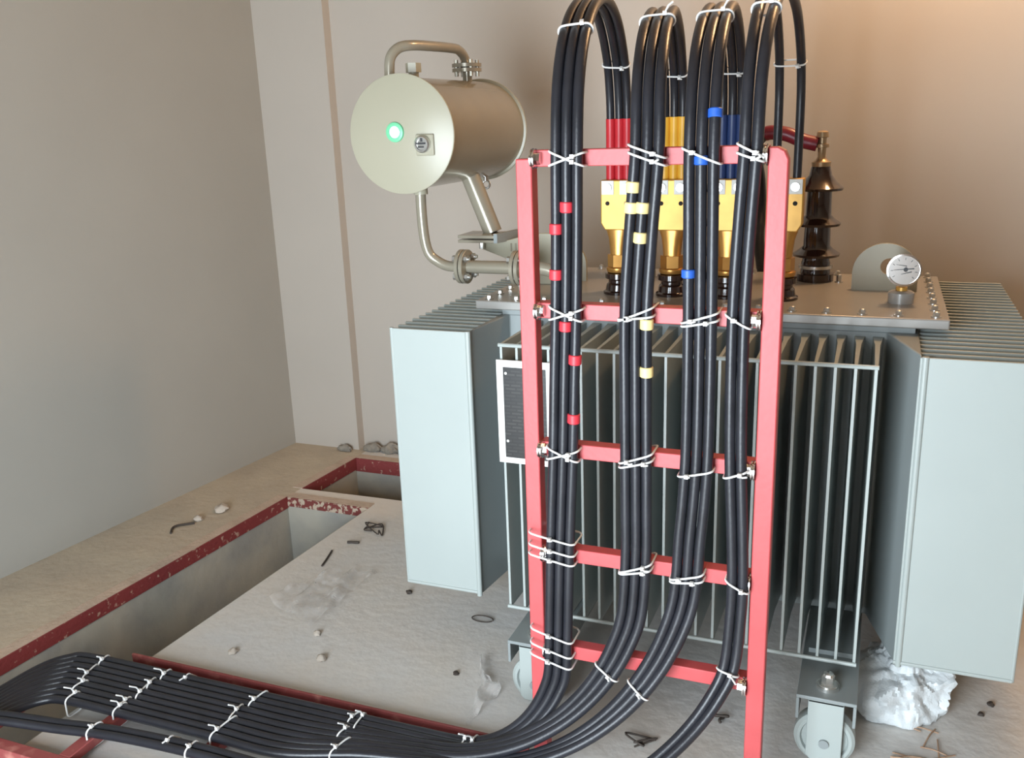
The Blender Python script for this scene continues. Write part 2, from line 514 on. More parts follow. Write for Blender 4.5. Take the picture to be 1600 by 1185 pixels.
nd.cyl((0.078, fy, GZ + 0.002), (0.078, fy - 0.004, GZ + 0.002), 0.006, 12)
nd.build('needle', 'ink', gb)
MB().lathe((0.072, 2.86, ZL + 0.036), (0, 0, 1), [(0, 0.016), (0.01, 0.016), (0.012, 0.009), (0.03, 0.009)], 16).build('gauge_neck', 'brass', gb)

# low-voltage bushings with flag connectors
LVX = [-0.770, -0.599, -0.427, -0.264]
LY = 2.85
def lv_bushing(cx, pale):
    b = MB().lathe((cx, LY, ZL), (0, 0, 1), [(0, 0.05), (0.008, 0.05), (0.012, 0.043), (0.03, 0.04), (0.036, 0.034), (0.044, 0.034), (0.05, 0.044), (0.066, 0.044), (0.07, 0.03)], 28).build('low_voltage_bushing', 'porcelain', T)
    MB().lathe((cx, LY, ZL + 0.07), (0, 0, 1), [(0, 0.037), (0.006, 0.04), (0.014, 0.04), (0.018, 0.031), (0.045, 0.031)], 28).build('brass_collar', 'brass_dark', b)
    MB().lathe((cx, LY, ZL + 0.088), (0, 0, 1), [(0, 0.036), (0.038, 0.036)], 6).build('hex_nut', 'brass_dark', b)
    mb = MB()
    secs = [(0.126, 0.027, 0.027, 8), (0.150, 0.029, 0.027, 8), (0.180, 0.033, 0.026, 8), (0.205, 0.041, 0.025, 8)]
    n = 24
    rings = []
    for h, a, d, p in secs:
        rings.append([(cx + a * math.copysign(abs(math.cos(t)) ** 0.8, math.cos(t)), LY + d * math.copysign(abs(math.sin(t)) ** 0.8, math.sin(t)), ZL + h) for t in [2 * math.pi * k / n for k in range(n)]])
    vs = [p for r_ in rings for p in r_]
    f = [(i * n + k, i * n + (k + 1) % n, (i + 1) * n + (k + 1) % n, (i + 1) * n + k) for i in range(len(rings) - 1) for k in range(n)]
    f += [tuple(range(n - 1, -1, -1)), tuple(range((len(rings) - 1) * n, len(rings) * n))]
    mb.add(vs, f)
    mb.build('connector_neck', 'brass_dark', b, angle=60)
    blk = MB().prism_y([(cx - 0.039, ZL + 0.204), (cx + 0.039, ZL + 0.204), (cx + 0.053, ZL + 0.226), (cx + 0.053, ZL + 0.36), (cx - 0.053, ZL + 0.36), (cx - 0.053, ZL + 0.226)], LY - 0.026, LY + 0.026)
    blk.build('flag_connector', 'brass', b, 0.004)
    wm = MB()
    for sx in (-1, 1):
        wm.prism_y([(cx + sx * 0.029 - 0.02, ZL + 0.315), (cx + sx * 0.029 + 0.02, ZL + 0.315), (cx + sx * 0.029 + 0.02, ZL + 0.358), (cx + sx * 0.029 - 0.02, ZL + 0.358)], LY - 0.0285, LY - 0.026)
    wm.build('clamp_pad', 'white', b, 0.001)
    for sx in (-1, 1):
        sm = MB(); sm.cyl((cx + sx * 0.029, LY - 0.0285, ZL + 0.336), (cx + sx * 0.029, LY - 0.034, ZL + 0.336), 0.013, 16); sm.cyl((cx + sx * 0.029, LY - 0.034, ZL + 0.336), (cx + sx * 0.029, LY - 0.037, ZL + 0.336), 0.008, 6)
        sm.build('clamp_screw', 'steel', b)
        MB().cyl((cx + sx * 0.03, LY - 0.024, ZL + 0.288), (cx + sx * 0.03, LY - 0.0267, ZL + 0.288), 0.0068, 14).build('screw_hole', 'hole', b)
    return b
for i, x in enumerate(LVX):
    lv_bushing(x, i)

# high-voltage bushings: brown porcelain with three sheds and a brass terminal
HVX, HY = [-0.19, -0.50, -0.81], 3.2
def hv_bushing(cx):
    prof = [(0.0, 0.062), (0.012, 0.062), (0.014, 0.05), (0.034, 0.05)]
    b = MB().lathe((cx, HY, ZL), (0, 0, 1), [(0.0, 0.06), (0.024, 0.06), (0.026, 0.048), (0.062, 0.046), (0.066, 0.044), (0.078, 0.043),
        (0.082, 0.073), (0.090, 0.076), (0.104, 0.056), (0.116, 0.043), (0.178, 0.041), (0.182, 0.070), (0.190, 0.073), (0.204, 0.054), (0.216, 0.041),
        (0.292, 0.039), (0.296, 0.072), (0.304, 0.075), (0.322, 0.054), (0.345, 0.036), (0.372, 0.030), (0.376, 0.02)], 32).build('high_voltage_bushing', 'porcelain', T, angle=50)
    MB().lathe((cx, HY, ZL + 0.04), (0, 0, 1), [(0, 0.049), (0.002, 0.054), (0.012, 0.054), (0.014, 0.049)], 32).build('clamp_ring', 'steel', b)
    MB().lathe((cx, HY, ZL + 0.372), (0, 0, 1), [(0, 0.03), (0.014, 0.031), (0.02, 0.02), (0.03, 0.013), (0.058, 0.013), (0.06, 0.022), (0.07, 0.022), (0.072, 0.013), (0.09, 0.013), (0.092, 0.02), (0.108, 0.018), (0.112, 0.01)], 16).build('terminal', 'brass_dull', b)
    for k in range(3):
        bm = MB()
        a = math.radians(-20 + 120 * k)
        hexbolt(bm, (cx + 0.083 * math.cos(a), HY + 0.083 * math.sin(a), ZL), (0, 0, 1), 0.009, 0.022)
        bm.build('flange_bolt', 'steel', b)
for x in HVX:
    hv_bushing(x)

# conservator drum over the left end
DX, DZ, DY0, DY1 = -1.405, 1.668, 2.62, 3.25
C = MB().lathe((DX, DY0 + 0.006, DZ), (0, 1, 0), [(0, 0.172), (DY1 - DY0 - 0.012, 0.172)], 64).build('conservator_drum', 'paint_pipe', T)
fr_ = MB().lathe((DX, DY0 + 0.008, DZ), (0, -1, 0), [(0, 0.178), (0.002, 0.182), (0.008, 0.182), (0.010, 0.179)], 64).build('end_cover', 'paint_drum', C)
MB().lathe((DX, DY1 - 0.008, DZ), (0, 1, 0), [(0, 0.178), (0.002, 0.182), (0.008, 0.182), (0.010, 0.179)], 64).build('end_cover', 'paint_drum', C)
fy0 = DY0 - 0.002
MB().lathe((-1.424, fy0, 1.676), (0, -1, 0), [(0, 0.031), (0.006, 0.030), (0.008, 0.027), (0.008, 0.019), (0.003, 0.018)], 32).build('green_ring', 'green', C)  # green ring with a pale glossy centre on the drum's front cover
MB().lathe((-1.424, fy0, 1.676), (0, -1, 0), [(0, 0.0185), (0.005, 0.0185), (0.007, 0.012)], 28).build('green_ring_centre', 'pale_disc', C)
MB().box((-1.352, fy0 - 0.008, 1.603), (-1.290, fy0, 1.668)).build('level_gauge_flange', 'paint_drum', C, 0.004)
lv = MB().lathe((-1.325, fy0 - 0.008, 1.638), (0, -1, 0), [(0, 0.026), (0.012, 0.026), (0.016, 0.022), (0.016, 0.019), (0.010, 0.018)], 28).build('level_gauge', 'steel', C)
lm = MB()
lm.box((-1.342, fy0 - 0.022, 1.638), (-1.312, fy0 - 0.018, 1.643)).box((-1.338, fy0 - 0.022, 1.628), (-1.318, fy0 - 0.018, 1.632)).box((-1.328, fy0 - 0.022, 1.646), (-1.322, fy0 - 0.018, 1.656))
lm.build('level_pointer', 'ink', C)
# breather pipe looping over the drum
pp = smooth_path([(-1.475, 2.70, 1.81), (-1.475, 2.70, 1.865), (-1.470, 2.706, 1.905), (-1.452, 2.73, 1.932), (-1.425, 2.77, 1.940), (-1.398, 2.88, 1.941), (-1.388, 3.0, 1.941), (-1.386, 3.04, 1.936), (-1.386, 3.08, 1.918), (-1.386, 3.10, 1.885), (-1.386, 3.102, 1.83)], 6)
MB().tube(pp, 0.0165, 14).build('breather_pipe', 'paint_pipe', C, angle=60)
fm = MB()
for z in (1.868, 1.884):
    fm.lathe((-1.386, 3.10, z), (0, 0, 1), [(0, 0.052), (0.012, 0.052)], 28)
for k in range(4):
    a = math.pi / 4 + k * math.pi / 2
    fm.cyl((-1.386 + 0.039 * math.cos(a), 3.10 + 0.039 * math.sin(a), 1.853), (-1.386 + 0.039 * math.cos(a), 3.10 + 0.039 * math.sin(a), 1.908), 0.007, 6)
fm.build('pipe_flange', 'paint_pipe', C)
MB().lathe((-1.40, 2.72, 1.83), (0, 0, 1), [(0, 0.016), (0.03, 0.016)], 14).lathe((-1.40, 2.72, 1.855), (0, 0, 1), [(0, 0.025), (0.028, 0.025)], 6).build('filler_cap', 'paint_drum', C)
MB().cyl((-1.36, 3.17, 1.505), (-1.36, 3.17, 1.488), 0.01, 12).tube([(-1.36 + 0.014 * math.cos(t), 3.17, 1.475 + 0.014 * math.sin(t)) for t in [2 * math.pi * k / 16 for k in range(16)]], 0.004, 8, True).build('drain_ring', 'steel', C)
# oil pipe from the drum to the tank, with flanges
PY, PZ = 2.765, 1.236
op = smooth_path([(-1.408, 2.735, 1.52), (-1.412, 2.74, 1.42), (-1.412, 2.75, 1.33), (-1.402, 2.758, 1.278), (-1.375, 2.763, 1.252), (-1.335, PY, PZ), (-1.27, PY, PZ)], 6)
O = MB().tube(op, 0.0175, 14).build('oil_pipe', 'paint_pipe', T, angle=60)
MB().cyl((-1.408, 2.737, 1.475), (-1.409, 2.738, 1.503), 0.023, 16).build('pipe_socket', 'paint_drum', O)
MB().cyl((-1.28, PY, PZ), (-1.05, PY, PZ), 0.0215, 18).build('straight_pipe', 'paint_pipe', O)
MB().tube(smooth_path([(-1.05, PY, PZ), (-1.0, PY, PZ), (-0.965, PY, PZ - 0.01), (-0.945, PY, PZ - 0.035), (-0.94, PY, ZL)], 6), 0.0215, 14).build('elbow_pipe', 'paint_pipe', O, angle=60)
for fx in (-1.292, -1.098):
    m_ = MB()
    m_.lathe((fx, PY, PZ), (1, 0, 0), [(0, 0.057), (0.013, 0.057)], 32)
    m_.lathe((fx + 0.016, PY, PZ), (1, 0, 0), [(0, 0.057), (0.013, 0.057)], 32)
    m_.build('pipe_flange', 'paint_pipe', O, 0.0015)
    for k in range(4):
        m_ = MB()
        a = math.pi / 4 + k * math.pi / 2
        p = Vector((fx - 0.012, PY + 0.042 * math.cos(a), PZ + 0.042 * math.sin(a)))
        m_.cyl(p, p + Vector((0.062, 0, 0)), 0.0065, 8)
        m_.cyl(p, p + Vector((0.01, 0, 0)), 0.0115, 6)
        m_.cyl(p + Vector((0.043, 0, 0)), p + Vector((0.054, 0, 0)), 0.0115, 6)
        m_.build('flange_bolt', 'steel', O)
# drum support: tube, shelf and upright bracket on the lid
S = MB().prism_y([(-1.17, ZL), (-1.0, ZL), (-1.0, 1.325), (-1.10, 1.325), (-1.21, 1.296), (-1.30, 1.296), (-1.30, 1.27), (-1.20, 1.235)], 2.955, 2.967).build('drum_bracket', 'paint_drum', T, 0.002)
rm = MB()
for k, xx in enumerate((-1.185, -1.168, -1.146, -1.132, -1.113)):
    rm.box((xx, 2.952, 1.262), (xx + 0.005, 2.956, 1.29))
rm.build('embossed_mark', 'paint_pipe', S)
MB().box((-1.36, 2.90, 1.296), (-1.225, 3.03, 1.306)).box((-1.36, 2.90, 1.311), (-1.225, 3.03, 1.322)).build('support_shelf', 'paint_pipe', S, 0.0015)
MB().prism([(-1.225, 2.90), (-1.212, 2.90), (-1.165, 3.10), (-1.185, 3.10)], 1.296, 1.328).build('shelf_wing', 'paint_tank', S)
MB().cyl((-1.345, 2.985, 1.53), (-1.262, 2.985, 1.322), 0.033, 24).build('support_tube', 'paint_pipe', S)
MB().lathe((-1.285, 2.935, 1.272), (0, 0, 1), [(0, 0.009), (0.024, 0.009)], 6).build('shelf_bolt', 'steel', S)

# name plate in its frame on the front fins
NP = MB()
nx0, nx1, nz0, nz1, ny = -0.990, -0.82, 0.735, 1.045, 2.326
NP.box((nx0, ny, nz0), (nx0 + 0.02, ny + 0.006, nz1)).box((nx1 - 0.02, ny, nz0), (nx1, ny + 0.006, nz1)).box((nx0 + 0.02, ny, nz1 - 0.02), (nx1 - 0.02, ny + 0.006, nz1)).box((nx0 + 0.02, ny, nz0), (nx1 - 0.02, ny + 0.006, nz0 + 0.017))
nf = NP.build('nameplate_frame', 'white', T)
MB().box((nx0 + 0.019, ny + 0.001, nz0 + 0.016), (nx1 - 0.019, ny + 0.005, nz1 - 0.019)).build('nameplate', 'plate', nf)
for z in (nz1 - 0.038, nz0 + 0.068):
    MB().cyl((nx0 + 0.029, ny + 0.001, z), (nx0 + 0.029, ny - 0.002, z), 0.0042, 12).build('screw', 'steel', nf)

# undercarriage: two beams, each with swivel rollers
for bx in (-0.043, -0.862):
    B = MB().box((bx - 0.075, 2.205, 0.212), (bx + 0.075, 3.70, 0.222)).box((bx - 0.075, 2.205, 0.15), (bx - 0.067, 3.70, 0.212)).box((bx + 0.067, 2.205, 0.15), (bx + 0.075, 3.70, 0.212)).build('base_beam', 'paint_tank', T, 0.0015)
    MB().box((bx - 0.06, 2.42, 0.222), (bx + 0.06, 3.5, 0.236)).build('beam_packer', 'paint_tank', B)
    for wy in (2.262, 3.62):
        sgn = 1 if wy < 3 else -1
        cz = 0.078
        Wl = MB().lathe((bx, wy - 0.026, cz), (0, 1, 0), [(0.008, 0.02), (0.008, 0.058), (0.0, 0.062), (0, 0.070), (0.006, 0.078), (0.010, 0.079), (0.042, 0.078), (0.048, 0.074), (0.052, 0.066), (0.052, 0.05)], 40).build('roller_wheel', 'paint', T)
        br = MB()
        y_f, y_b = wy - 0.044, wy + 0.036
        for yy in (y_f, y_b):
            br.prism_y([(bx - 0.045, 0.205), (bx - 0.045, 0.035), (bx - 0.033, 0.022), (bx + 0.033, 0.022), (bx + 0.045, 0.035), (bx + 0.045, 0.205)], yy, yy + 0.008)
        br.box((bx - 0.045, y_f, 0.197), (bx + 0.045, y_b + 0.008, 0.2115))
        br.build('wheel_fork', 'paint', Wl, 0.002)
        MB().cyl((bx, y_f - 0.006, cz), (bx, y_b + 0.014, cz), 0.013, 16).build('axle', 'paint_tank', Wl)
        pm = MB().cyl((bx, wy, 0.222), (bx, wy, 0.232), 0.03, 20)
        hexbolt(pm, (bx, wy, 0.232), (0, 0, 1), 0.017, 0.026)
        pm.build('pivot_bolt', 'steel', Wl)

# ------------------------------------------------------------------ red cable rack and floor ladder
K = empty('cable_rack', (-0.477, 2.01, 0))
tag(K, 'upright red steel ladder rack carrying the black cables up to the transformer', 'cable rack')
LX0, LX1, RX0, RX1 = -0.778, -0.739, -0.222, -0.181
MB().box((LX0, 1.985, 0), (LX1, 2.025, 1.615)).build('post', 'red', K, 0.003)
MB().prism_y([(RX0, 0), (RX1, 0), (RX1, 1.605), (RX1 - 0.008, 1.622), (RX1 - 0.022, 1.63), (RX0, 1.63)], 1.985, 2.025).build('post', 'red', K, 0.003)
BARS = [1.615, 1.266, 0.920, 0.639, 0.361]
for z in BARS:
    MB().box((LX1, 1.996, z - 0.0185), (RX0, 2.032, z + 0.0185)).build('crossbar', 'red', K, 0.002)
    for sx, x in ((1, LX1), (-1, RX0)):
        bm = MB()
        p = Vector((x, 1.99, z))
        bm.lathe(p, (sx, 0, 0), [(0, 0.023), (0.003, 0.023), (0.0032, 0.016), (0.006, 0.016), (0.0062, 0.022), (0.0095, 0.022)], 18)
        bm.cyl(p, p + Vector((sx * 0.021, 0, 0)), 0.014, 6)
        bm.build('joint_bolt', 'chrome', K)

Lw = empty('cable_ladder', (-1.4, 1.75, 0))
tag(Lw, 'red steel ladder lying on the floor and across the trench under the black cables', 'cable ladder')
MB().box((-2.20, 1.972, 0.004), (-0.80, 2.008, 0.014)).box((-2.20, 2.000, 0.004), (-0.80, 2.008, 0.045)).build('side_rail', 'red_floor', Lw, 0.001)
MB().box((-2.78, 1.492, 0.004), (-0.80, 1.53, 0.05)).build('side_rail', 'red_floor', Lw, 0.002)
for x in (-2.33, -1.995, -1.632, -1.285, -0.945):
    MB().box((x - 0.02, 1.53, 0.022), (x + 0.02, 1.955 if x > -2.2 else 1.90, 0.05)).build('rung', 'red_floor', Lw, 0.002)

# ------------------------------------------------------------------ cables
R_C = 0.0125
YC = 1.975
Z0C = 0.0635
def sstep(t):
    t = max(0, min(1, t)); return t * t * (3 - 2 * t)
def cable_path(b, off, row_y, idx, end_x, end_y):
    """from the lug, over the loop, down the rack, round the bend and along the floor ladder into the trench"""
    xs, apex = b['xs'], b['apex']
    pts = []
    s = apex - 1.985
    front = xs[0][1] + off
    loop = [(2.85, 1.50), (2.85, 1.60), (2.85, 1.68), (2.835, 1.765), (2.775, 1.865 + s * 0.6), (2.63, 1.955 + s), (2.43, 1.987 + s), (2.24, 1.955 + s), (2.09, 1.875 + s * 0.7), (2.005, 1.765 + s * 0.3)]
    for y, z in loop:
        t = sstep((end_y - y) / (end_y - YC) * 1.0)
        yy = YC + (y - YC) * (end_y - YC) / (2.85 - YC)
        pts.append((end_x + (front - end_x) * ((2.85 - y) / (2.85 - YC)), yy, z))
    for z, x in xs:
        pts.append((x + off, YC + b.get('dy', [0, 0, 0])[idx], z))
    xv, zs, xe = xs[-1][1] + off, b['zs'], b['xe'] - 0.04 * idx * 0
    for k in range(1, 10):
        t = math.pi / 2 * k / 9
        pts.append((xe + (xv - xe) * math.cos(t), YC + b.get('dy', [0, 0, 0])[idx] * (1 - sstep(k / 9)) + (row_y - YC) * b['yb'] * sstep(k / 9), zs - (zs - Z0C) * math.sin(t)))
    return pts

bundles = [
    dict(name='left', xs=[(1.62, -0.652), (1.45, -0.655), (1.268, -0.660), (1.1, -0.667), (0.938, -0.673), (0.78, -0.681), (0.631, -0.688), (0.50, -0.693), (0.40, -0.697)], apex=1.985, zs=0.36, xe=-0.99, yb=0.85, offs=(-0.025, 0, 0.025), rows=(1.925, 1.899, 1.873)),
    dict(name='second', xs=[(1.62, -0.472), (1.45, -0.485), (1.275, -0.495), (1.1, -0.495), (0.957, -0.494), (0.8, -0.493), (0.68, -0.493)], apex=1.945, zs=0.62, xe=-1.06, yb=0.68, offs=(-0.0255, 0, 0.0255), rows=(1.847, 1.821, 1.795)),
    dict(name='third', xs=[(1.62, -0.356), (1.45, -0.354), (1.282, -0.352), (1.1, -0.351), (0.94, -0.352), (0.82, -0.358), (0.74, -0.364)], apex=1.945, zs=0.70, xe=-0.98, yb=0.56, offs=(-0.0255, 0, 0.0255), rows=(1.769, 1.743, 1.717)),
    dict(name='right', xs=[(1.62, -0.256), (1.45, -0.264), (1.285, -0.269), (1.1, -0.268), (0.934, -0.264), (0.78, -0.256), (0.658, -0.251), (0.56, -0.252)], apex=1.975, zs=0.50, xe=-0.86, yb=0.9, offs=(-0.0125, 0.0125), rows=(1.655, 1.629)),
]
sleeves = ['s_red', 's_yellow', 's_blue', None]
sl_names = ['red', 'yellow', 'dark blue', 'plain black']
ordn = ['left', 'middle', 'right']
CAB = []
for bi, b in enumerate(bundles):
    CAB.append([])
    n = len(b['offs'])
    for i in range(n):
        if n == 3:
            ex = LVX[bi] + (-0.026, 0.002, 0.0275)[i]
            ey = 2.85
            ex += (-0.0, 0.0, 0.0)[i]
        else:
            ex, ey = LVX[bi] + (-0.030, 0.030)[i], 2.85
        pts = cable_path(b, b['offs'][i], b['rows'][i], i, ex, ey)
        ry = b['rows'][i]
        if n == 3:
            q = (ry - 1.70) / 0.23           # 0 near row .. 1 far row
            xt = -2.16 - 0.12 * q
            pts += [(-1.2, YC + (ry - YC) * (0.35 + 0.65 * b['yb']), Z0C), (-1.42, ry + 0.004, Z0C), (-1.65, ry + 0.002, Z0C), (-1.9, ry, Z0C), (xt, ry - 0.004, Z0C), (xt - 0.08, ry - 0.032, Z0C), (xt - 0.125, ry - 0.11, Z0C), (xt - 0.145, (ry - 0.11 + 1.46) / 2, Z0C), (xt - 0.155, 1.46, Z0C - 0.002), (xt - 0.158, 1.33, 0.01), (xt - 0.16, 1.18, -0.12), (xt - 0.16, 0.9, -0.36), (xt - 0.16, 0.4, -0.5)]
        else:
            pts += [(-1.2, ry + 0.01, Z0C), (-1.6, ry + 0.015, Z0C), (-1.9, ry, Z0C), (-2.1, ry - 0.035, Z0C + 0.004), (-2.28, ry - 0.085, 0.088), (-2.46, ry - 0.14, 0.09), (-2.56, ry - 0.24, 0.075), (-2.595, ry - 0.36, 0.0), (-2.60, ry - 0.5, -0.14), (-2.61, ry - 1.1, -0.45)]
        # straighten duplicate spacing
        path = smooth_path(pts, 6)
        where = ordn[i] if n == 3 else ('left', 'right')[i]
        ob = MB().tube(path, R_C, 12).build('power_cable', 'black', angle=70)
        tag(ob, f'black cable, {where} strand of the {["leftmost", "second", "third", "rightmost"][bi]} bundle, ending in {sl_names[bi]} sleeving', 'cable', 'black power cables tied to the red rack')
        CAB[bi].append((ob, path))
        if sleeves[bi]:
            MB().tube([p for p in path[:14]], R_C + 0.002, 14).build('heat_shrink_sleeve', sleeves[bi], ob, angle=60)

# coloured marker bands
def band(bi, i, z, m, h=0.024):
    ob, path = CAB[bi][i]
    mb = MB()
    k = min((k for k in range(50, len(path)) if path[k].x > -0.9), key=lambda k: abs(path[k].z - z))
    t = (path[k - 1] - path[k + 1]).normalized()
    c = path[k] + t * ((z - path[k].z) / t.z)
    mb.lathe(c - t * h / 2, t, [(0, R_C + 0.001), (0.002, R_C + 0.003), (h - 0.002, R_C + 0.003), (h, R_C + 0.001)], 16)
    mb.build('marker_band', m, ob)
for i, z in ((1, 1.509), (0, 1.460), (0, 1.356), (1, 1.236), (2, 1.157), (2, 1.012)):
    band(0, i, z, 't_red')
for i, z in ((0, 1.552), (0, 1.508), (1, 1.508), (1, 1.443), (2, 1.250), (2, 1.139)):
    band(1, i, z, 't_cream')
for i, z in ((2, 1.70), (1, 1.606), (0, 1.367)):
    band(2, i, z, 't_blue', 0.019)

# high-voltage cable with a maroon sleeve from the rear bushing
hp = smooth_path([(-0.205, 3.2, 1.592), (-0.25, 3.2, 1.604), (-0.31, 3.2, 1.628), (-0.37, 3.205, 1.628), (-0.402, 3.22, 1.58), (-0.388, 3.24, 1.48), (-0.388, 3.30, 1.36), (-0.405, 3.43, 1.25), (-0.405, 3.62, 1.05), (-0.405, 3.70, 0.7), (-0.405, 3.72, 0.02)], 6)
hv = MB().tube(hp, 0.02, 14).build('high_voltage_cable', 'black', angle=70)
tag(hv, 'thick black cable with a maroon sleeve fixed to the rear brown insulator', 'cable')
MB().tube(hp[:19], 0.0235, 14).build('maroon_sleeve', 's_dark', hv, angle=70)

# ------------------------------------------------------------------ cable ties
R_T = 0.0026
def stations(bi, idxs, key, region):
    """centre of each listed cable where its path is nearest the key value; region limits the search"""
    out = []
    for i in idxs:
        path = CAB[bi][i][1]
        ks = [k for k in range(1, len(path) - 1) if region(path[k])]
        k = min(ks, key=lambda k: abs(key(path[k])))
        out.append((path[k], (path[k + 1] - path[k - 1]).normalized()))
    return out
tie_count = 0
def tie(cents, tan, label, slope=0.0, back=0.0, left=0.0, head=0.35, tail=0.03, extra=0.0):
    """closed nylon loop round the given cable centres in the plane across 'tan', with head and tail"""
    tan = tan.normalized()
    c0, c1 = cents[0], cents[-1]
    mid = (c0 + c1) / 2
    e1 = (c1 - c0)
    e1 = (e1 - tan * e1.dot(tan))
    if e1.length < 1e-4:
        e1 = tan.orthogonal()
    e1.normalize()
    e2 = tan.cross(e1).normalized()           # away from the viewer or toward: make it face -y / +z (front)
    ref = Vector((0, -1, 0)) if abs(tan.z) > 0.6 else Vector((0, 0, 1))
    if e2.dot(ref) < 0:
        e2 = -e2
    hw = max(abs((c - mid).dot(e1)) for c in cents) + extra
    r = R_C + R_T * 0.9
    dmax = max((c - mid).dot(e2) for c in cents); dmin = min((c - mid).dot(e2) for c in cents)
    pts = []
    def P(a, d, s): return mid + e1 * a + e2 * d + tan * (slope * a)
    for k in range(9):                       # right cap front
        t = math.radians(90 - 20 * k)
        d = math.sin(t) * r
        pts.append(P(hw + math.cos(t) * r, d + dmax * 0 if d >= 0 else d - back, 0))
    for k in range(9):                       # left cap
        t = math.radians(270 - 20 * k)
        d = math.sin(t) * r
        pts.append(P(-hw - left + math.cos(t) * r, d - back if d < 0 else d, 0))
    m = 7
    for k in range(1, m):
        a = -hw - left + (2 * hw + left) * k / m
        pts.append(P(a, r + 0.0005, 0))
    mb = MB().tube(pts, R_T, 6, True)
    # head block and tail
    ha = -hw + 2 * hw * (0.5 + head)
    hc = P(ha, r + 0.003, 0)
    u, v, w_ = e1 * 0.0045, e2 * 0.0045, tan * 0.0045
    vs = [hc + u * sx + v * sy + w_ * sz for sz in (-1, 1) for sx, sy in ((-1, -1), (1, -1), (1, 1), (-1, 1))]
    mb.add(vs, [(0, 3, 2, 1), (4, 5, 6, 7), (0, 1, 5, 4), (1, 2, 6, 5), (2, 3, 7, 6), (3, 0, 4, 7)])
    if tail:
        mb.tube([hc, hc + e2 * tail * 0.5 + e1 * tail * 0.3, hc + e2 * tail * 0.8 + e1 * tail * 0.7 + tan * tail * 0.2], R_T * 0.9, 6)
    o = mb.build('cable_tie', 'tie')
    tag(o, label, 'cable tie', 'white cable ties')
    return o

barname = ['topmost', 'second', 'middle', 'fourth', 'lowest']
bname = ['leftmost', 'second', 'third', 'rightmost']
up = Vector((0, 0, 1))
def rack_tie(bi, z, label, slope, dz=0.0, back=0.048, **kw):
    n = len(CAB[bi])
    st = stations(bi, range(n), lambda p: p.z - (z + dz), lambda p: p.y < 2.03 and p.x > -0.8 and p.z < 1.75)
    cs = [Vector((s[0].x, s[0].y, z + dz)) for s in st]
    tie(cs, up, label, slope, back, **kw)
# crossed pairs on the leftmost bundle
for k in (0, 1, 2):
    rack_tie(0, BARS[k], f'white tie sloping down rightward across the leftmost bundle at the {barname[k]} red bar', -0.42, 0.0, tail=0.0)
    rack_tie(0, BARS[k], f'white tie rising rightward across the leftmost bundle at the {barname[k]} red bar', 0.34, -0.002, extra=0.001, tail=0.014)
for j, dz in enumerate((0.052, 0.02, -0.006)):
    rack_tie(0, BARS[3], f'white tie round left post and leftmost bundle by the fourth bar, {("upper", "middle", "lower")[j]} of three', -0.16, dz, left=0.041, head=-0.45, tail=0.015)
for j, dz in enumerate((0.055, 0.012, -0.02)):
    rack_tie(0, BARS[4], f'white tie round left post and leftmost bundle by the lowest bar, {("upper", "middle", "lower")[j]} of three', -0.25, dz, left=0.034, head=-0.45, tail=0.015)
spec = [(1, 0, -0.36, 0.012, 'upper'), (1, 0, -0.36, -0.004, 'lower'), (2, 0, -0.42, 0.0, None), (3, 0, -0.5, 0.01, 'upper'), (3, 0, -0.35, -0.004, 'lower'),
        (1, 1, 0.12, -0.002, 'lower'), (1, 1, 0.42, 0.006, 'upper'), (2, 1, 0.32, 0.004, 'upper'), (2, 1, 0.2, -0.008, 'lower'), (3, 1, -0.55, 0.0, None),
        (1, 2, 0.3, -0.006, 'lower'), (1, 2, 0.38, 0.008, 'upper'), (2, 2, 0.26, -0.014, None), (3, 2, 0.4, -0.006, None),
        (1, 3, 0.25, -0.004, 'lower'), (1, 3, 0.4, 0.006, 'upper'), (2, 3, 0.16, -0.008, 'lower'), (2, 3, 0.3, 0.004, 'upper'), (3, 3, -0.5, -0.004, None)]
for bi, k, sl, dz, nm in spec:
    rack_tie(bi, BARS[k], f'white cable tie binding the {bname[bi]} bundle to the {barname[k]} red bar' + (f', {nm} of the pair' if nm else ''), sl, dz, head=random.choice((-0.35, 0.3, 0.42)), tail=random.choice((0.012, 0.02, 0.026)))
# ties on the bends
def bend_tie(bi, zkey, label, region, slope=0.0, **kw):
    n = len(CAB[bi])
    st = stations(bi, range(n), lambda p: p.z - zkey, region)
    mt = sum((s[1] for s in st), Vector()).normalized()
    c = st[n // 2][0]
    cs = [s[0] - mt * (s[0] - c).dot(mt) for s in st]
    tie(cs, mt, label, slope, **kw)
low = lambda p: p.y < 2.03 and p.x > -0.95 and p.z < 0.6
bend_tie(1, 0.352, 'white cable tie on the bend of the second bundle beside the lowest red bar', low, tail=0.012)
bend_tie(2, 0.335, 'white cable tie on the bend of the third bundle beside the lowest red bar', low, tail=0.012)
bend_tie(3, 0.415, 'white cable tie on the bend of the rightmost bundle beside the lowest red bar', low, tail=0.03)
frontl = lambda p: p.z > 1.7 and p.y < 2.35
backl = lambda p: p.z > 1.7 and p.y > 2.5
for bi, (zf, zb) in enumerate(((1.895, 1.845), (1.91, 1.815), (1.91, 1.82), (1.91, 1.825))):
    bend_tie(bi, zf, f'white cable tie on the rising side of the {bname[bi]} cable loop', frontl, tail=0.03 if bi in (1, 2) else 0.0)
    bend_tie(bi, zb, f'white cable tie on the falling side of the {bname[bi]} cable loop', backl, tail=0.012)
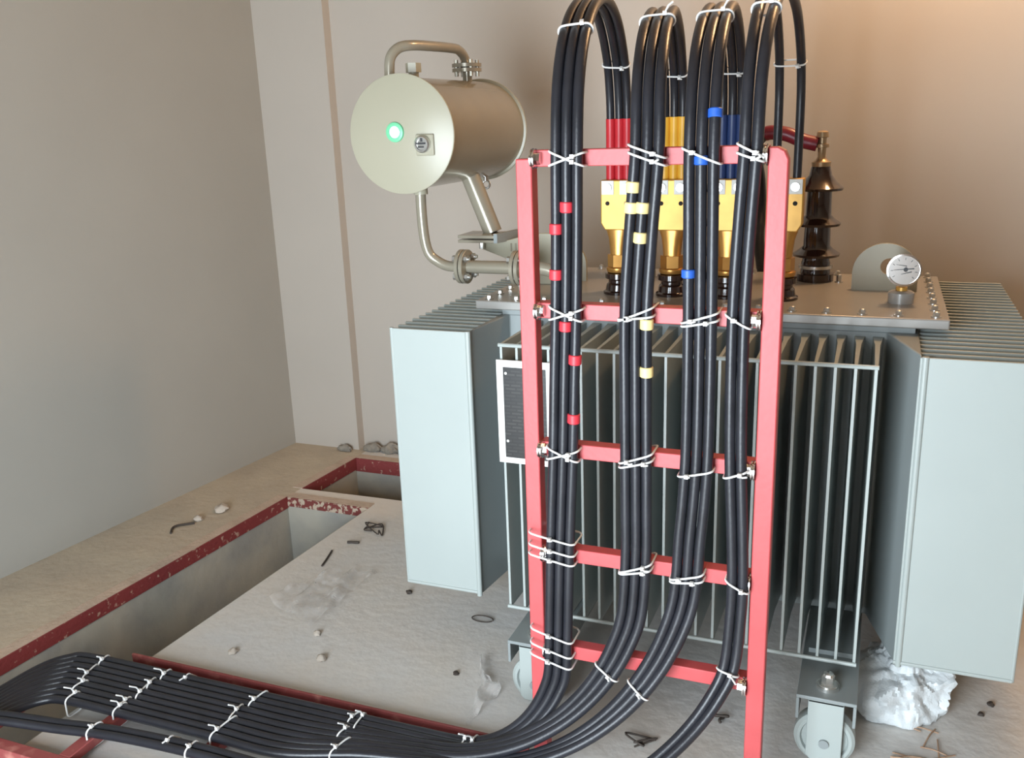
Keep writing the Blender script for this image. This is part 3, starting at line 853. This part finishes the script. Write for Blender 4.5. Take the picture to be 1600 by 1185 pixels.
# ties along the floor ladder
allc = [(bi, i) for bi in range(3) for i in range(3)]
def floor_tie(x, rows, label, skew=0.0, tail=0.03, head=0.3, lone=False):
    cs = []
    for (bi, i) in rows:
        path = CAB[bi][i][1]
        ks = [k for k in range(len(path)) if path[k].z < 0.09 and path[k].y < 1.96]
        k = min(ks, key=lambda k: abs(path[k].x - x))
        cs.append(Vector((x, path[k].y, path[k].z)))
    tie(cs, Vector((-1, 0, 0)), label, skew, 0.034, head=head, tail=tail)
A = allc
fx = [(-2.225, A[0:2], 'above the trench, farthest'), (-2.215, A[2:5], 'above the trench, second from far'), (-2.19, A[5:7], 'above the trench, third from far'), (-2.165, A[7:9], 'above the trench, nearest'),
      (-1.975, A[0:2], 'over the second rung, farthest'), (-1.985, A[2:4], 'over the second rung, second from far'), (-1.98, A[3:6], 'over the second rung, third from far'), (-1.99, A[6:8], 'over the second rung, fourth from far'), (-1.985, A[7:9], 'over the second rung, nearest'), (-1.90, A[0:1], 'right of the second rung, farthest cable'),
      (-1.62, A[0:3], 'over the third rung, far group'), (-1.64, A[3:6], 'over the third rung, middle group'), (-1.632, A[5:9], 'over the third rung, near group'),
      (-1.30, A[0:2], 'over the fourth rung, farthest'), (-1.275, A[0:3], 'over the fourth rung, beside the farthest'), (-1.295, A[3:5], 'over the fourth rung, middle'), (-1.27, A[5:9], 'over the fourth rung, near group'),
      (-0.955, A[0:2], 'near the bend, left one'), (-0.93, A[0:3], 'near the bend, right one')]
for x, rows, nm in fx:
    floor_tie(x, rows, 'white tie round flat cables on the floor ladder ' + nm, skew=random.uniform(-0.25, 0.25), tail=random.choice((0.02, 0.034, 0.04)), head=random.choice((-0.4, -0.1, 0.3)))
LN = [(3, 0), (3, 1)]
floor_tie(-1.985, LN, 'white cable tie round the two separate cables at the second rung', 0.1, 0.012)
floor_tie(-1.66, LN, 'white cable tie round the two separate cables near the third rung', 0.0, 0.012)
floor_tie(-1.74, LN[:1], 'small white cable tie on the far one of the two separate cables', 0.0, 0.015)

# ------------------------------------------------------------------ things on the floor
# white sack
def crumple(c, sx, sy, sz, seed, n=60):
    """crumpled sack: random flat facets meeting in sharp creases, with finer wrinkles"""
    rnd = random.Random(seed)
    def planes(k, lo, hi):
        return [(Vector((rnd.gauss(0, 1), rnd.gauss(0, 1), rnd.gauss(0, 1))).normalized(), rnd.uniform(lo, hi)) for _ in range(k)]
    big, neg = planes(22, 0.78, 1.05), planes(9, 0.0, 1.0)
    vs, fs = [], []
    m = n * 2
    for i in range(n + 1):
        th = math.pi * i / n
        for k in range(m):
            ph = 2 * math.pi * k / m
            d = Vector((math.sin(th) * math.cos(ph), math.sin(th) * math.sin(ph), math.cos(th)))
            w_ = d + 0.16 * Vector(noise.noise_vector(d * 2.1 + Vector((seed, 0, 0))))
            q = min([1.25] + [h / max(0.05, nn.dot(w_)) for nn, h in big if nn.dot(w_) > 0.3])
            for nn, ph_ in neg:                       # dragged folds
                t = nn.dot(w_) * 3.2 + ph_ * 6
                q -= 0.035 * max(0, 1 - abs((t % 2.0) - 1.0) * 4)
            q += 0.05 * abs(noise.noise(w_ * 4.5 + Vector((0, seed, 0))))
            p = Vector((c[0] + d.x * sx * q, c[1] + d.y * sy * q, c[2] + d.z * sz * q))
            p.z = max(0.002 + 0.004 * abs(noise.noise(p * 30)), p.z)
            vs.append(p)
    for i in range(n):
        for k in range(m):
            fs.append((i * m + k, (i + 1) * m + k, (i + 1) * m + (k + 1) % m, i * m + (k + 1) % m))
    return MB().add(vs, fs)
tag(crumple((0.15, 2.60, 0.055), 0.128, 0.155, 0.165, 4).build('plastic_sack', 'sack', angle=28), 'crumpled white plastic sack on the floor under the right radiator', 'sack')

# clear plastic bag lying flat
def sheet(corners, nu, nv, amp, seed, thick=0.0012, fold=0.02):
    c = [Vector((*p, 0)) for p in corners]
    top, fs = [], []
    for i in range(nu + 1):
        for j in range(nv + 1):
            u, v = i / nu, j / nv
            p = c[0] * (1 - u) * (1 - v) + c[1] * u * (1 - v) + c[2] * u * v + c[3] * (1 - u) * v
            p += 0.03 * Vector((noise.noise(p * 6 + Vector((seed, 0, 0))), noise.noise(p * 6 + Vector((0, seed, 0))), 0))
            h = amp * abs(noise.noise(p * 9 + Vector((seed, seed, 0)))) + fold * abs(math.sin(7 * u + 5 * v + seed)) ** 6
            p.z = 0.006 + h
            top.append(p)
    n = len(top)
    vs = top + [p - Vector((0, 0, thick)) for p in top]
    for i in range(nu):
        for j in range(nv):
            a = i * (nv + 1) + j
            b_, c_, d_ = a + 1, a + nv + 2, a + nv + 1
            fs += [(a, d_, c_, b_), (n + a, n + b_, n + c_, n + d_)]
    return MB().add(vs, fs)
tag(sheet([(-2.07, 2.50), (-1.77, 2.40), (-1.74, 2.80), (-1.90, 2.80)], 36, 36, 0.02, 3).build('plastic_bag', 'film', angle=60), 'clear crumpled plastic bag lying on the floor beside the long trench', 'bag')
tag(sheet([(-1.10, 2.30), (-0.99, 2.24), (-1.0, 2.05), (-1.13, 2.44)], 22, 22, 0.02, 8).build('plastic_wrap', 'film', angle=60), 'scrap of clear plastic wrap by the left roller wheel', 'wrap')

def scrap(name, pts, r, m, label, cat, group=None, per=5):
    tag(MB().tube(smooth_path(pts, per), r, 6).build(name, m, angle=70), label, cat, group)
def squig(cx, cy, n, rad, seed, z=0.006):
    rnd = random.Random(seed)
    return [(cx + rnd.uniform(-rad, rad), cy + rnd.uniform(-rad, rad) * 0.7, z + rnd.uniform(0, 0.012)) for _ in range(n)]
scrap('wire_scrap', squig(-1.95, 3.17, 12, 0.075, 1), 0.003, 'scrap', 'tangled dark wire scrap on the floor right of the long trench end', 'wire scrap')
scrap('wire_scrap', squig(-0.53, 2.15, 7, 0.05, 2), 0.003, 'scrap', 'bent dark wire scrap on the floor left of the right rack post', 'wire scrap')
scrap('wire_scrap', [(-1.21 + 0.04 * math.cos(t), 2.63 + 0.02 * math.sin(t), 0.005) for t in [0.6 * k for k in range(11)]], 0.002, 'scrap', 'small looped wire ring on the floor below the left radiator', 'wire scrap')
scrap('wire_scrap', squig(-0.33, 2.33, 6, 0.025, 5), 0.004, 'scrap', 'little dark scrap on the floor behind the right rack post', 'wire scrap')
scrap('dry_stick', [(-2.02, 2.93, 0.006), (-2.0, 2.86, 0.006), (-1.985, 2.80, 0.006)], 0.004, 'scrap', 'thin dark stick on the floor above the clear plastic bag', 'stick')
scrap('dry_stick', [(-2.0, 3.02, 0.006), (-1.95, 3.03, 0.007)], 0.006, 'scrap', 'short dark chip on the floor near the end of the long trench', 'stick')
scrap('dry_stick', [(-2.80, 2.86, 0.006), (-2.83, 2.92, 0.007), (-2.77, 2.98, 0.006)], 0.005, 'scrap', 'bent dark stick on the sandy strip by the left wall', 'stick')
rnd = random.Random(11)
for k in range(15):
    x, y, a = rnd.uniform(0.16, 0.33), rnd.uniform(2.27, 2.47), rnd.uniform(0, 3.14)
    l = rnd.uniform(0.02, 0.05)
    scrap('straw', [(x - l * math.cos(a), y - l * math.sin(a), 0.004), (x, y, 0.004 + rnd.uniform(0, 0.01)), (x + l * math.cos(a), y + l * math.sin(a), 0.004)], 0.0022, 'twig', 'dry straw stalk littered on the floor in front of the white sack', 'straw', 'straw in front of the sack', 3)
crumbs = [(-2.745, 3.14, 0.032, 'round grey crumb on the sandy strip nearest the short trench'), (-2.78, 3.02, 0.022, 'flat pale crumb on the sandy strip by the left wall'), (-1.62, 2.23, 0.018, 'pale crumb on the floor between plastic bag and floor ladder'), (-1.93, 2.17, 0.016, 'pale crumb on the floor just right of the trench'),
          (-1.55, 2.72, 0.012, 'tiny dark crumb under the left radiator corner'), (-1.16, 2.30, 0.01, 'tiny dark speck left of the left roller wheel'), (-1.72, 2.36, 0.014, 'small white crumb at the front tip of the plastic bag'),
          (0.40, 2.66, 0.010, 'small dark crumb right of the white sack'), (0.37, 2.60, 0.009, 'smaller dark crumb right of the white sack, nearer')]
for k, (x, y, r, lb) in enumerate(crumbs):
    mb = MB(); lump(mb, (x, y, r * 0.35), r, k + 2, 1, 1, 0.7)
    tag(mb.build('mortar_crumb', 'scrap' if 'dark' in lb else 'stone', angle=50), lb, 'crumb')
M['rubble'] = mat('grey_rubble', (150, 143, 131), 0.95, scale=30, rgb2=(120, 115, 107), cov=0.5, soft=0.15, bump=0.8, bscale=50)
rub = [(-2.47, 4.05, 0.03, 1.7, 'low mortar lump in the recess beside the corner pier'), (-2.36, 4.055, 0.036, 1.3, 'rough mortar lump at the foot of the back wall, second from the pier'),
       (-2.26, 4.05, 0.03, 1.6, 'flat mortar lump at the foot of the back wall, third from the pier'), (-2.17, 4.055, 0.038, 1.2, 'bulky mortar lump at the wall foot nearest the left radiator'), (-2.62, 4.01, 0.022, 2.0, 'small mortar lump at the foot of the corner pier')]
for k, (x, y, r, sx, lb) in enumerate(rub):
    mb = MB(); lump(mb, (x, y, 0.012), r, k + 30, sx, 0.8, 1.0, 10)
    tag(mb.build('mortar_lump', 'rubble', angle=50), lb, 'rubble')
